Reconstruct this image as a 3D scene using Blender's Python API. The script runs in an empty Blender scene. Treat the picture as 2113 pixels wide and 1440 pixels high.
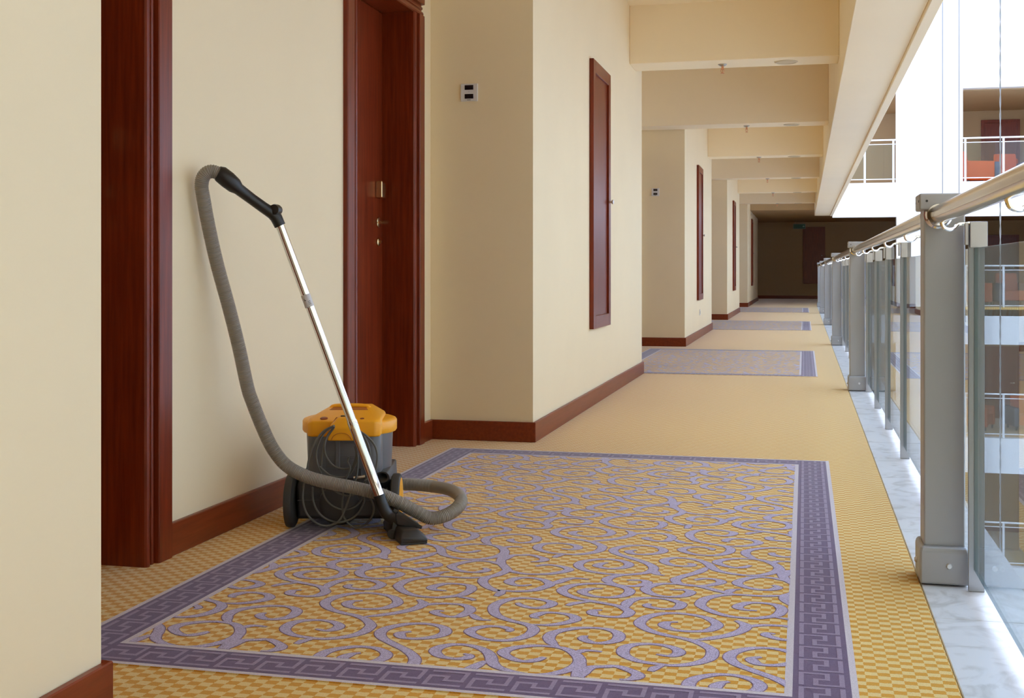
import bpy, bmesh, math, random
from mathutils import Vector, Matrix
random.seed(7)
S = bpy.context.scene
COL = S.collection

# ------------------------------------------------------------------ camera
F_PX, CX, HY, EYE = 2500.0, 1056.5, 560.0, 0.90     # focal length (px), centre, horizon row, eye height (m)
TH = math.atan((1659 - CX) / F_PX)                  # the camera looks a little left of the corridor's run
CT, ST = math.cos(TH), math.sin(TH)
cam_d = bpy.data.cameras.new('camera')
cam_d.sensor_fit = 'HORIZONTAL'; cam_d.sensor_width = 36.0
cam_d.lens = F_PX / 2113 * 36.0
cam_d.shift_y = -(720 - HY) / 2113
cam_d.clip_end = 400
cam = bpy.data.objects.new('camera', cam_d); COL.objects.link(cam)
cam.location = (0, 0, EYE); cam.rotation_euler = (math.pi / 2, 0, TH)
S.camera = cam

# ------------------------------------------------------------------ light
w = bpy.data.worlds.new('overcast_daylight'); S.world = w; w.use_nodes = True
bgn = w.node_tree.nodes['Background']
bgn.inputs[0].default_value = (0.725, 0.912, 1.29, 1); bgn.inputs[1].default_value = 2.55
S.view_settings.view_transform = 'Standard'; S.view_settings.look = 'None'
S.view_settings.exposure = 1.15; S.view_settings.gamma = 1.0
S.view_settings.use_curve_mapping = False
S.cycles.max_bounces = 16; S.cycles.diffuse_bounces = 12; S.cycles.glossy_bounces = 5
S.cycles.transparent_max_bounces = 24
S.cycles.use_denoising = True
S.cycles.caustics_reflective = False; S.cycles.caustics_refractive = False

# ------------------------------------------------------------------ materials
def new_mat(name):
    m = bpy.data.materials.new(name); m.use_nodes = True
    return m, m.node_tree, m.node_tree.nodes['Principled BSDF']
def plain(name, col, rough=0.5, metal=0.0, spec=0.5, noise=0.0, nscale=6.0, bump=0.0, bscale=200.0, coat=0.0):
    m, t, b = new_mat(name)
    b.inputs['Base Color'].default_value = (*col, 1); b.inputs['Roughness'].default_value = rough
    b.inputs['Metallic'].default_value = metal; b.inputs['Specular IOR Level'].default_value = spec
    b.inputs['Coat Weight'].default_value = coat
    tc = t.nodes.new('ShaderNodeTexCoord')
    if noise > 0:
        n = t.nodes.new('ShaderNodeTexNoise'); n.inputs['Scale'].default_value = nscale; n.inputs['Detail'].default_value = 5
        r = t.nodes.new('ShaderNodeValToRGB')
        r.color_ramp.elements[0].position = 0.3; r.color_ramp.elements[1].position = 0.7
        r.color_ramp.elements[0].color = (*[c * (1 - noise) for c in col], 1)
        r.color_ramp.elements[1].color = (*[min(1, c * (1 + noise)) for c in col], 1)
        t.links.new(tc.outputs['Object'], n.inputs['Vector']); t.links.new(n.outputs['Fac'], r.inputs[0])
        t.links.new(r.outputs[0], b.inputs['Base Color'])
    if bump > 0:
        n2 = t.nodes.new('ShaderNodeTexNoise'); n2.inputs['Scale'].default_value = bscale; n2.inputs['Detail'].default_value = 3
        bp = t.nodes.new('ShaderNodeBump'); bp.inputs['Strength'].default_value = bump; bp.inputs['Distance'].default_value = 0.002
        t.links.new(tc.outputs['Object'], n2.inputs['Vector']); t.links.new(n2.outputs['Fac'], bp.inputs['Height'])
        t.links.new(bp.outputs[0], b.inputs['Normal'])
    return m
def wood(name, dark, light, scale=(30, 30, 1.6), rough=0.32):
    m, t, b = new_mat(name)
    tc = t.nodes.new('ShaderNodeTexCoord'); mp = t.nodes.new('ShaderNodeMapping'); mp.inputs['Scale'].default_value = scale
    n = t.nodes.new('ShaderNodeTexNoise'); n.inputs['Scale'].default_value = 2.0; n.inputs['Detail'].default_value = 8; n.inputs['Roughness'].default_value = 0.6
    r = t.nodes.new('ShaderNodeValToRGB')
    r.color_ramp.elements[0].position = 0.3; r.color_ramp.elements[1].position = 0.75
    r.color_ramp.elements[0].color = (*dark, 1); r.color_ramp.elements[1].color = (*light, 1)
    t.links.new(tc.outputs['Object'], mp.inputs[0]); t.links.new(mp.outputs[0], n.inputs['Vector'])
    t.links.new(n.outputs['Fac'], r.inputs[0]); t.links.new(r.outputs[0], b.inputs['Base Color'])
    b.inputs['Roughness'].default_value = rough; b.inputs['Specular IOR Level'].default_value = 0.35
    return m
def carpet(name, kind):
    m, t, b = new_mat(name); L = t.links.new
    tc = t.nodes.new('ShaderNodeTexCoord')
    nz = t.nodes.new('ShaderNodeTexNoise'); nz.inputs['Scale'].default_value = 420; nz.inputs['Detail'].default_value = 3
    L(tc.outputs['Object'], nz.inputs['Vector'])
    if kind == 'check':
        # woven blocks 27 x 23 mm, edges frayed a little by the pile
        wb = t.nodes.new('ShaderNodeTexNoise'); wb.inputs['Scale'].default_value = 160; wb.inputs['Detail'].default_value = 2
        L(tc.outputs['Object'], wb.inputs['Vector'])
        sc = t.nodes.new('ShaderNodeVectorMath'); sc.operation = 'SCALE'; sc.inputs['Scale'].default_value = 0.006
        sb = t.nodes.new('ShaderNodeVectorMath'); sb.operation = 'SUBTRACT'; sb.inputs[1].default_value = (0.5, 0.5, 0.5)
        ad = t.nodes.new('ShaderNodeVectorMath'); ad.operation = 'ADD'
        L(wb.outputs['Color'], sb.inputs[0]); L(sb.outputs[0], sc.inputs[0]); L(sc.outputs[0], ad.inputs[0]); L(tc.outputs['Object'], ad.inputs[1])
        mp = t.nodes.new('ShaderNodeVectorMath'); mp.operation = 'MULTIPLY'; mp.inputs[1].default_value = (1 / 0.0272, 1 / 0.0229, 0)
        of = t.nodes.new('ShaderNodeVectorMath'); of.operation = 'ADD'; of.inputs[1].default_value = (0.13, 0.21, 0.5)
        ck = t.nodes.new('ShaderNodeTexChecker'); ck.inputs['Scale'].default_value = 1.0
        ck.inputs['Color1'].default_value = (0.66, 0.315, 0.030, 1); ck.inputs['Color2'].default_value = (0.77, 0.56, 0.22, 1)
        L(ad.outputs[0], mp.inputs[0]); L(mp.outputs[0], of.inputs[0]); L(of.outputs[0], ck.inputs['Vector'])
        src = ck.outputs['Color']
    else:
        cols = dict(band=(0.165, 0.11, 0.18), key=(0.31, 0.235, 0.32), line=(0.62, 0.54, 0.55), scroll=(0.50, 0.42, 0.57), edge=(0.26, 0.16, 0.22))
        rgb = t.nodes.new('ShaderNodeRGB'); rgb.outputs[0].default_value = (*cols[kind], 1); src = rgb.outputs[0]
    mx = t.nodes.new('ShaderNodeMix'); mx.data_type = 'RGBA'; mx.blend_type = 'MULTIPLY'; mx.inputs['Factor'].default_value = 1.0
    rr = t.nodes.new('ShaderNodeValToRGB'); amp = 0.42 if kind in ('scroll',) else 0.14
    rr.color_ramp.elements[0].position = 0.35; rr.color_ramp.elements[1].position = 0.65
    rr.color_ramp.elements[0].color = (1 - amp,) * 3 + (1,); rr.color_ramp.elements[1].color = (1 + amp * .6,) * 3 + (1,)
    L(nz.outputs['Fac'], rr.inputs[0]); L(src, mx.inputs['A']); L(rr.outputs[0], mx.inputs['B'])
    L(mx.outputs['Result'], b.inputs['Base Color'])
    b.inputs['Roughness'].default_value = 0.95; b.inputs['Specular IOR Level'].default_value = 0.15
    b.inputs['Sheen Weight'].default_value = 0.55; b.inputs['Sheen Roughness'].default_value = 0.25
    bp = t.nodes.new('ShaderNodeBump'); bp.inputs['Strength'].default_value = 0.25; bp.inputs['Distance'].default_value = 0.002
    L(nz.outputs['Fac'], bp.inputs['Height']); L(bp.outputs[0], b.inputs['Normal'])
    return m
def glass_mat(name, tint, ior=1.5):
    m = bpy.data.materials.new(name); m.use_nodes = True; t = m.node_tree; t.nodes.clear()
    out = t.nodes.new('ShaderNodeOutputMaterial'); mix = t.nodes.new('ShaderNodeMixShader')
    fr = t.nodes.new('ShaderNodeFresnel'); g = t.nodes.new('ShaderNodeNewGeometry'); mr = t.nodes.new('ShaderNodeMapRange')
    mr.inputs['To Min'].default_value = ior; mr.inputs['To Max'].default_value = 1 / ior     # the same reflectance on leaving the sheet as on entering
    t.links.new(g.outputs['Backfacing'], mr.inputs['Value']); t.links.new(mr.outputs[0], fr.inputs[0])
    tr = t.nodes.new('ShaderNodeBsdfTransparent'); tr.inputs[0].default_value = (*tint, 1)
    gl = t.nodes.new('ShaderNodeBsdfGlossy'); gl.inputs['Roughness'].default_value = 0.0
    t.links.new(fr.outputs[0], mix.inputs[0]); t.links.new(tr.outputs[0], mix.inputs[1]); t.links.new(gl.outputs[0], mix.inputs[2])
    t.links.new(mix.outputs[0], out.inputs[0])
    return m
def marble(name):
    m, t, b = new_mat(name); L = t.links.new
    tc = t.nodes.new('ShaderNodeTexCoord'); g = t.nodes.new('ShaderNodeNewGeometry')
    n = t.nodes.new('ShaderNodeTexNoise'); n.inputs['Scale'].default_value = 7; n.inputs['Detail'].default_value = 8; n.inputs['Distortion'].default_value = 1.6
    r = t.nodes.new('ShaderNodeValToRGB'); e = r.color_ramp.elements
    e[0].position = 0.36; e[0].color = (0.55, 0.54, 0.52, 1); e[1].position = 0.52; e[1].color = (0.72, 0.72, 0.72, 1)
    L(g.outputs['Position'], n.inputs['Vector']); L(n.outputs['Fac'], r.inputs[0]); L(r.outputs[0], b.inputs['Base Color'])
    b.inputs['Roughness'].default_value = 0.3
    return m

M = dict(
    cream=plain('cream_paint', (0.84, 0.715, 0.48), 0.75, noise=0.02, nscale=1.5, bump=0.05, bscale=120),
    tan=plain('shade_tinted_cream', (0.42, 0.29, 0.155), 0.8, noise=0.02, nscale=1.5),  # cream gallery walls and ceilings, with the low light put into the colour
    white=plain('white_paint', (0.83, 0.82, 0.81), 0.7, noise=0.01, nscale=1.0),
    ceil=plain('ceiling_paint', (0.89, 0.775, 0.57), 0.8, noise=0.015, nscale=1.2),
    wood=wood('mahogany_upright', (0.115, 0.013, 0.003), (0.25, 0.037, 0.008)),
    woodh=wood('mahogany_lengthways', (0.155, 0.024, 0.006), (0.245, 0.045, 0.012), scale=(30, 1.6, 30)),
    woodx=wood('mahogany_crossways', (0.155, 0.024, 0.006), (0.245, 0.045, 0.012), scale=(1.6, 30, 30)),
    check=carpet('checked_carpet', 'check'), band=carpet('purple_carpet_band', 'band'), key=carpet('key_pattern_pile', 'key'),
    line=carpet('pale_carpet_line', 'line'), scroll=carpet('lilac_scroll_pile', 'scroll'), sedge=carpet('scroll_edge_pile', 'edge'),
    marble=marble('pale_marble'), grout=plain('grout', (0.35, 0.33, 0.31), 0.9),
    post=plain('grey_powder_coat', (0.40, 0.395, 0.40), 0.42, metal=0.4, noise=0.02, nscale=3),
    steel=plain('polished_steel', (0.80, 0.77, 0.72), 0.13, metal=1.0),
    mull=plain('brushed_steel', (0.40, 0.41, 0.43), 0.38, metal=1.0),
    clamp=plain('satin_steel', (0.50, 0.495, 0.495), 0.34, metal=1.0),
    screw=plain('screw_metal', (0.75, 0.75, 0.75), 0.4, metal=0.7), dark=plain('dark_slot', (0.05, 0.05, 0.05), 0.6),
    glass=glass_mat('balustrade_glass', (0.90, 0.95, 0.96)), gedge=plain('glass_edge', (0.10, 0.19, 0.22), 0.15, coat=0.5),
    brass=plain('brass', (0.75, 0.56, 0.30), 0.25, metal=1.0), copper=plain('copper', (0.72, 0.38, 0.24), 0.3, metal=1.0),
    chrome=plain('chrome', (0.86, 0.85, 0.83), 0.07, metal=1.0),
    plastic_w=plain('white_plastic', (0.70, 0.69, 0.69), 0.4), display=plain('dark_display', (0.012, 0.008, 0.01), 0.15),
    rimp=plain('cream_plastic', (0.60, 0.52, 0.38), 0.5), sign=plain('green_sign', (0.012, 0.10, 0.06), 0.4), signw=plain('sign_pictogram', (0.35, 0.5, 0.42), 0.5), signf=plain('sign_case', (0.35, 0.34, 0.31), 0.5),
    yellow=plain('yellow_plastic', (0.95, 0.42, 0.010), 0.38, bump=0.06, bscale=600), orange_d=plain('deep_orange_plastic', (0.42, 0.12, 0.006), 0.5),
    red_b=plain('button_red', (0.24, 0.055, 0.02), 0.4), tank=plain('grey_tank_plastic', (0.135, 0.142, 0.156), 0.33, bump=0.03, bscale=500),
    chassis=plain('charcoal_plastic', (0.046, 0.046, 0.049), 0.45, bump=0.05, bscale=500), black=plain('black_plastic', (0.012, 0.012, 0.013), 0.36), pedal=plain('pedal_plastic', (0.050, 0.048, 0.047), 0.35), headp=plain('floor_head_plastic', (0.030, 0.028, 0.027), 0.42),
    rubber=plain('grey_rubber', (0.045, 0.043, 0.041), 0.6), hose=plain('hose_plastic', (0.29, 0.265, 0.23), 0.42),
    cord=plain('cord_rubber', (0.125, 0.125, 0.112), 0.5), sticker=plain('paper_sticker', (0.62, 0.61, 0.62), 0.6),
    decal=plain('faded_print', (0.09, 0.09, 0.095), 0.5),
    orange=plain('orange_upholstery', (0.62, 0.10, 0.02), 0.8, bump=0.1), greyf=plain('grey_upholstery', (0.12, 0.13, 0.17), 0.8),
    railw=plain('white_rail_paint', (0.80, 0.80, 0.80), 0.4), rope=plain('steel_rope', (0.30, 0.295, 0.29), 0.6, metal=0.2),
    rglass=glass_mat('gallery_glass', (0.88, 0.92, 0.93)), ground=plain('lobby_stone', (0.34, 0.31, 0.27), 0.5, noise=0.05),
)

# ------------------------------------------------------------------ mesh helpers
class MB:
    def __init__(s): s.v = []; s.f = []
    def add(s, vs, fs):
        o = len(s.v); s.v += [tuple(p) for p in vs]; s.f += [tuple(o + i for i in q) for q in fs]; return s
    def box(s, x0, x1, y0, y1, z0, z1):
        return s.add([(x0, y0, z0), (x1, y0, z0), (x1, y1, z0), (x0, y1, z0), (x0, y0, z1), (x1, y0, z1), (x1, y1, z1), (x0, y1, z1)],
                     [(0, 3, 2, 1), (4, 5, 6, 7), (0, 1, 5, 4), (1, 2, 6, 5), (2, 3, 7, 6), (3, 0, 4, 7)])
    def hull(s, pts):
        bm = bmesh.new()
        for p in pts: bm.verts.new(p)
        r = bmesh.ops.convex_hull(bm, input=bm.verts)
        bmesh.ops.delete(bm, geom=[g for g in r['geom_interior'] + r['geom_unused'] if isinstance(g, bmesh.types.BMVert)], context='VERTS')
        bmesh.ops.dissolve_limit(bm, angle_limit=0.02, verts=bm.verts, edges=bm.edges)
        bm.verts.index_update()
        s.add([v.co[:] for v in bm.verts], [[v.index for v in f.verts] for f in bm.faces]); bm.free(); return s
    def prism(s, poly, axis, a, b):
        # poly: 2D outline; axis 'x','y','z' it runs along from a to b
        def P(p, t): return {'x': (t, p[0], p[1]), 'y': (p[0], t, p[1]), 'z': (p[0], p[1], t)}[axis]
        n = len(poly)
        return s.add([P(p, a) for p in poly] + [P(p, b) for p in poly],
                     [tuple(range(n - 1, -1, -1)), tuple(range(n, 2 * n))] + [(i, (i + 1) % n, n + (i + 1) % n, n + i) for i in range(n)])
    def tube(s, path, rad, seg=12, caps=True):
        path = [Vector(p) for p in path]; n = len(path)
        rads = rad if isinstance(rad, (list, tuple)) else [rad] * n
        t0 = (path[1] - path[0]).normalized()
        up = Vector((0, 0, 1)) if abs(t0.z) < 0.9 else Vector((1, 0, 0))
        nrm = (up - t0 * up.dot(t0)).normalized(); vs = []; pt = t0
        for i, p in enumerate(path):
            t = (path[min(i + 1, n - 1)] - path[max(i - 1, 0)]).normalized()
            nrm = pt.rotation_difference(t) @ nrm; nrm = (nrm - t * nrm.dot(t)).normalized(); pt = t
            bn = t.cross(nrm)
            vs += [p + (nrm * math.cos(a) + bn * math.sin(a)) * rads[i] for a in [2 * math.pi * k / seg for k in range(seg)]]
        fs = [(i * seg + k, i * seg + (k + 1) % seg, (i + 1) * seg + (k + 1) % seg, (i + 1) * seg + k) for i in range(n - 1) for k in range(seg)]
        if caps: fs += [tuple(range(seg - 1, -1, -1)), tuple((n - 1) * seg + k for k in range(seg))]
        return s.add(vs, fs)
    def lathe(s, prof, origin=(0, 0, 0), axis=(0, 0, 1), seg=32):
        # prof: (radius, height along axis)
        q = Vector((0, 0, 1)).rotation_difference(Vector(axis).normalized()); o = Vector(origin); vs = []
        for r, h_ in prof: vs += [o + q @ Vector((r * math.cos(2 * math.pi * k / seg), r * math.sin(2 * math.pi * k / seg), h_)) for k in range(seg)]
        n = len(prof)
        fs = [(i * seg + k, i * seg + (k + 1) % seg, (i + 1) * seg + (k + 1) % seg, (i + 1) * seg + k) for i in range(n - 1) for k in range(seg)]
        fs += [tuple(range(seg - 1, -1, -1)), tuple((n - 1) * seg + k for k in range(seg))]
        return s.add(vs, fs)
    def build(s, name, mat, parent=None, bevel=0.0, smooth=False, segs=2, loc=None, extra=None):
        me = bpy.data.meshes.new(name); me.from_pydata(s.v, [], s.f)
        bm = bmesh.new(); bm.from_mesh(me)
        bmesh.ops.recalc_face_normals(bm, faces=bm.faces)
        if bevel > 0:
            ed = [e for e in bm.edges if len(e.link_faces) == 2 and e.calc_face_angle(0) > 0.35]
            bmesh.ops.bevel(bm, geom=ed, offset=bevel, segments=segs, profile=0.5, affect='EDGES', clamp_overlap=True)
        if smooth:
            for f in bm.faces: f.smooth = True
            for e in bm.edges:
                if len(e.link_faces) == 2 and e.calc_face_angle(0) > 0.7: e.smooth = False
        bm.to_mesh(me); bm.free(); me.validate()
        me.materials.append(M[mat])
        o = bpy.data.objects.new(name, me); COL.objects.link(o)
        if parent: o.parent = parent
        if loc: o.location = loc
        return o
def tag(o, label=None, cat=None, group=None, kind=None):
    if label: o['label'] = label
    if cat: o['category'] = cat
    if group: o['group'] = group
    if kind: o['kind'] = kind
    return o
def empty(name, loc=(0, 0, 0), rz=0.0):
    o = bpy.data.objects.new(name, None); COL.objects.link(o); o.empty_display_size = 0.1
    o.location = loc; o.rotation_euler = (0, 0, rz); return o
def copy_tree(o, parent=None):
    c = o.copy(); COL.objects.link(c)
    if parent: c.parent = parent
    for ch in list(o.children): copy_tree(ch, c)
    return c
def spline(pts, per=8, closed=False):
    # Catmull-Rom through the points
    P = [Vector(p) for p in pts]; out = []
    n = len(P)
    for i in range(n - 1):
        a, b, c, d = P[max(i - 1, 0)], P[i], P[i + 1], P[min(i + 2, n - 1)]
        for k in range(per):
            t = k / per
            out.append(0.5 * ((2 * b) + (c - a) * t + (2 * a - 5 * b + 4 * c - d) * t * t + (3 * b - a - 3 * c + d) * t ** 3))
    out.append(P[-1]); return out
def resample(path, step):
    out = [path[0].copy()]; acc = 0.0
    for a, b in zip(path, path[1:]):
        L = (b - a).length
        while acc + L >= step and L > 1e-9:
            t = (step - acc) / L; a = a.lerp(b, t); out.append(a.copy()); L = (b - a).length; acc = 0.0
        acc += L
    return out

# ------------------------------------------------------------------ the building (metres; x across, y along the corridor, z up)
XP, XR = -1.39, -1.955             # face of the piers, face of the recessed wall
XC0, XC1 = 0.325, 0.62             # kerb stones
ZC, ZB = 3.40, 2.60                # ceiling, underside of the cross beams
PIERS = [(-12.4, -6.1), (-4.1, 2.20), (6.24, 10.65), (14.60, 18.95), (22.85, 27.25), (31.20, 38.2)]
RECESS = [(-6.1, -4.1), (2.20, 6.24), (10.65, 14.60), (18.95, 22.85), (27.25, 31.20)]
YE0, YE1 = 32.5, 41.0              # atrium end wall, back wall of the hall behind it
STO = 3.24

fl = MB().box(-2.6, XC0, -12.4, YE1, -0.22, 0.0).build('floor', 'check')
tag(fl, 'yellow and tan checked carpet running the length of the corridor', 'floor', kind='structure')

# kerb of marble slabs
kerb = empty('marble_kerb', (0, 0, 0)); tag(kerb, 'pale marble kerb strip under the glass balustrade', 'kerb', kind='structure')
MB().box(XC0, XC1, -12.4, YE0, -0.22, -0.012).build('kerb_bed', 'grout', kerb)
s0 = None; y = -12.35; n = 0
while y < YE0 - 0.6:
    if s0 is None:
        s0 = MB().box(XC0 + .004, XC1, 0.002, 1.118, -0.05, -0.003).build('stone_slab', 'marble', kerb, bevel=0.002, segs=1); o = s0
    else:
        o = s0.copy(); COL.objects.link(o); o.parent = kerb
    o.location = (0, y, 0); y += 1.12; n += 1

# piers
for i, (a, b) in enumerate(PIERS):
    lab = ['cream wall pier far behind the camera', 'cream wall pier at the left edge of the picture', 'cream wall pier nearest the vacuum cleaner, right of its door',
           'second cream wall pier down the corridor', 'third cream wall pier down the corridor', 'last cream wall pier before the dark hall'][i]
    tag(MB().box(-2.6, XP, a, b, 0, ZC).build('wall_left', 'cream'), lab, 'wall', kind='structure')
    t = 0.018; hb = 0.105
    m = MB()
    poly = [(XR, a - t), (XP + t, a - t), (XP + t, b + t), (XR, b + t), (XR, b), (XP, b), (XP, a), (XR, a)]
    m.prism(poly, 'z', 0.0, hb)
    tag(m.build('baseboard_left', 'woodh', bevel=0.003, segs=1), lab.replace('cream wall pier', 'mahogany skirting around the cream pier'), 'skirting', kind='structure')

# a door with moulded casing; built once around its own origin: opening 0..W along y, wall face at x = 0
DW, DH, CW = 0.815, 2.235, 0.142
def make_door():
    d = empty('door_1')
    prof = [(-0.02, 0.0), (0.0, 0.0), (0.0, 0.0)]
    # casing profile: (offset from opening edge outwards, projection from wall)
    pr = [(0.0, -0.165), (0.0, 0.006), (0.004, 0.013), (0.012, 0.016), (0.022, 0.013), (0.026, 0.004), (0.034, 0.004), (0.036, 0.009), (0.043, 0.011), (0.049, 0.009), (0.051, 0.004), (0.058, 0.004),
          (0.060, 0.020), (0.063, 0.023), (CW - .004, 0.023), (CW, 0.019), (CW, 0.0), (0.019, 0.0), (0.019, -0.165)]
    MB().prism([(p, -o) for o, p in pr], 'z', 0, DH + 0.0).build('casing_jamb', 'wood', d)
    MB().prism([(p, DW + o) for o, p in pr], 'z', 0, DH + 0.0).build('casing_jamb', 'wood', d)
    MB().prism([(p, DH + o) for o, p in pr], 'y', -CW, DW + CW).build('casing_head', 'woodh', d)
    lf = MB().box(-0.205, -0.160, 0.003, DW - 0.003, 0.012, DH - 0.003).build('door_leaf', 'wood', d, bevel=0.002, segs=1)
    x = -0.160; yk = DW - 0.075
    MB().prism([(yk - .03, 1.275), (yk + .03, 1.275), (yk + .03, 1.345), (yk - .03, 1.36)], 'x', x, x + 0.034).build('card_reader', 'brass', lf, bevel=0.004)
    MB().lathe([(0.027, 0), (0.027, 0.007), (0.022, 0.010)], (x, yk, 1.15), (1, 0, 0), 20).build('handle_rose', 'brass', lf, smooth=True)
    MB().tube(spline([(x + .004, yk, 1.15), (x + .045, yk, 1.15), (x + .055, yk - .012, 1.15), (x + .056, yk - .06, 1.148), (x + .055, yk - .115, 1.146)], 5), 0.0085, 10).build('door_handle', 'brass', lf, smooth=True)
    MB().lathe([(0.022, 0), (0.022, 0.007), (0.018, 0.010), (0.009, 0.010), (0.009, 0.018)], (x, yk, 1.05), (1, 0, 0), 20).build('lock_cylinder', 'brass', lf, smooth=True)
    for z in (0.25, 1.13, 1.96):
        MB().box(x - .002, x + .014, 0.001, 0.022, z - 0.05, z + 0.05).build('hinge', 'dark', d, bevel=0.003)
    return d
door0 = make_door(); k = 0
for i, (a, b) in enumerate(RECESS):
    ds = [a + 0.16 + CW, b - 0.173 - CW - DW] if i else [b - 0.173 - CW - DW]
    m = MB(); cur = a
    for y0 in ds:
        g = 0.0195
        m.box(-2.6, XR, cur, y0 - g, 0, ZC); m.box(-2.6, XR, y0 - g, y0 + DW + g, DH + g, ZC); cur = y0 + DW + g
        # room side behind the leaf
        m.box(-2.6, XR - 0.21, y0 - g, y0 + DW + g, 0, DH + g)
    m.box(-2.6, XR, cur, b, 0, ZC)
    where = ['behind the camera', 'behind the vacuum cleaner', 'between the first and second piers', 'between the second and third piers', 'between the third and last piers'][i]
    tag(m.build('wall_left', 'cream'), 'recessed cream wall ' + where, 'wall', kind='structure')
    for j, y0 in enumerate(ds):
        d = door0 if k == 0 else copy_tree(door0)
        k += 1; d.name = 'door_%d' % k; d.location = (XR, y0, 0)
        side = 'farther' if (j == 1 or i == 0) else 'nearer'
        tag(d, 'mahogany room door in moulded casing, %s one in the recess %s' % (side, where), 'door', kind='structure')
    segs_ = []
    edges = [a] + sum([[y0 - CW, y0 + DW + CW] for y0 in ds], []) + [b - 0.018]
    for s_, (q0, q1) in enumerate(zip(edges[0::2], edges[1::2])):
        if q1 - q0 < 0.05: continue
        pos = 'short length beside' if q1 - q0 < 0.4 else 'long length between'
        tag(MB().box(XR, XR + 0.018, q0 + .002, q1, 0, 0.105).build('baseboard_left', 'woodh', bevel=0.003, segs=1),
            'mahogany skirting, %s the doors, %s end, in the recess %s' % (pos, ['near', 'middle', 'far'][s_ if len(ds) > 1 else s_ * 2], where), 'skirting', kind='structure')

# ceiling and beams
tag(MB().box(-2.6, 0.72, -12.4, YE0, ZC, ZC + 0.2).build('ceiling', 'ceil'), 'plain cream corridor ceiling above the cross beams', 'ceiling', kind='structure')
for q0, q1, nm in ((6.22, 9.88, 'nearest'), (14.58, 18.18, 'second'), (22.83, 26.55, 'third')):
    tag(MB().box(XP, 0.27, q0, q1, 3.075, ZC - .002).build('ceiling', 'ceil'), 'lowered cream ceiling panel beside the %s pier' % nm, 'ceiling', kind='structure')
eb = empty('edge_beam'); tag(eb, 'long cream beam running above the balustrade along the atrium edge', 'beam', kind='structure')
MB().box(0.27, 0.655, -12.4, YE0 + 0.3, 2.36, ZC - 0.001).build('beam_body', 'ceil', eb, bevel=0.004, segs=1)
MB().box(0.655, 0.72, -12.4, YE0, 2.335, ZC - 0.001).build('beam_lip', 'ceil', eb, bevel=0.004, segs=1)
BEAMS = [(-4.55, -4.1), (1.5, 1.92), (5.80, 6.22), (9.88, 10.26), (14.18, 14.58), (18.18, 18.55), (22.45, 22.83), (26.55, 26.92), (30.80, 31.18)]
def make_sprinkler():
    s = empty('sprinkler')
    MB().lathe([(0.036, 0), (0.036, -0.004), (0.024, -0.014), (0.012, -0.018)], seg=20).build('escutcheon', 'clamp', s, smooth=True)
    MB().lathe([(0.010, -0.015), (0.010, -0.035), (0.013, -0.036), (0.013, -0.045)], seg=14).build('sprinkler_body', 'copper', s, smooth=True)
    m = MB()
    for sg in (-1, 1): m.tube([(sg * .010, 0, -.04), (sg * .014, 0, -.055), (sg * .004, 0, -.075)], 0.0025, 6)
    m.tube([(0, 0, -.04), (0, 0, -.075)], 0.003, 6)
    m.build('frame_arm', 'copper', s)
    MB().lathe([(0.016, -0.074), (0.016, -0.077)], seg=16).build('deflector', 'copper', s)
    return s
def make_speaker():
    s = empty('ceiling_speaker')
    MB().lathe([(0.092, 0), (0.092, -0.004), (0.080, -0.010), (0.074, -0.006), (0.074, 0)], seg=32).build('rim', 'rimp', s, smooth=True)
    MB().lathe([(0.073, -0.001), (0.073, -0.005)], seg=32).build('grille', 'rimp', s)
    return s
spr = spk = None
order = ['behind', 'above the camera', 'over the near recess', 'first', 'second', 'third', 'fourth', 'fifth', 'sixth']
for i, (a, b) in enumerate(BEAMS):
    nm = ['cream cross beam behind the camera', 'cream cross beam just above the camera', 'cream cross beam over the near recess'][i] if i < 3 else '%s cream cross beam in view down the corridor' % order[i]
    tag(MB().box(-1.955 if i in (2, 4, 6, 8) else XP, 0.27, a, b, ZB, ZC - .001).build('ceiling_beam', 'ceil', bevel=0.004, segs=1), nm, 'beam', kind='structure')
    if i < 3: continue
    yc = (a + b) / 2
    if spr is None: spr = make_sprinkler(); o = spr; spk = make_speaker(); p = spk
    else: o = copy_tree(spr); p = copy_tree(spk)
    o.location = (-0.65, yc, ZB); p.location = (-0.14, yc, ZB)
    tag(o, 'small copper sprinkler head under the %s cross beam from the camera' % order[i], 'sprinkler', 'sprinklers under the cross beams')
    tag(p, 'round flat ceiling speaker under the %s cross beam from the camera' % order[i], 'speaker', 'speakers under the cross beams')

# atrium end wall with gallery openings, one row per storey
XA1, XB0, XB1, XEND = 2.307, 3.913, 8.6, 9.6
m = MB(); m.box(XA1, XB0, YE0, YE0 + .3, -7, 14).box(XB1, XEND, YE0, YE0 + .3, -7, 14)
for n in (-3, -2, -1, 0, 1, 2, 3):
    z0, z1 = 2.30 + STO * n, STO * (n + 1) - 0.06
    m.box(0.72 if n != 0 else 0.72, XA1, YE0, YE0 + .3, z0, z1).box(XB0, XB1, YE0, YE0 + .3, z0, z1)
tag(m.build('wall_back', 'white'), 'bright white atrium end wall pierced by gallery openings', 'wall', kind='structure')
tag(MB().box(0.72, XEND, -1.8, -1.5, -7, 14).build('wall_front', 'cream'), 'added cream wall beside the camera, unseen, holding back daylight', 'wall', kind='structure')  # unseen wall placed close by to darken the near end of the corridor
tag(MB().box(XEND, XEND + .3, -13.3, YE1 + .2, -7, 14).build('wall_right', 'white'), 'white atrium side wall opposite the corridor, out of view', 'wall', kind='structure')
tag(MB().box(-2.6, .72, -12.4, YE0, ZC + .2, 14).build('wall_left', 'white'), 'added solid white block above the corridor, unseen, shutting out side daylight', 'wall', kind='structure')  # solid block in place of open galleries, added so sky enters only from above
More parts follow.
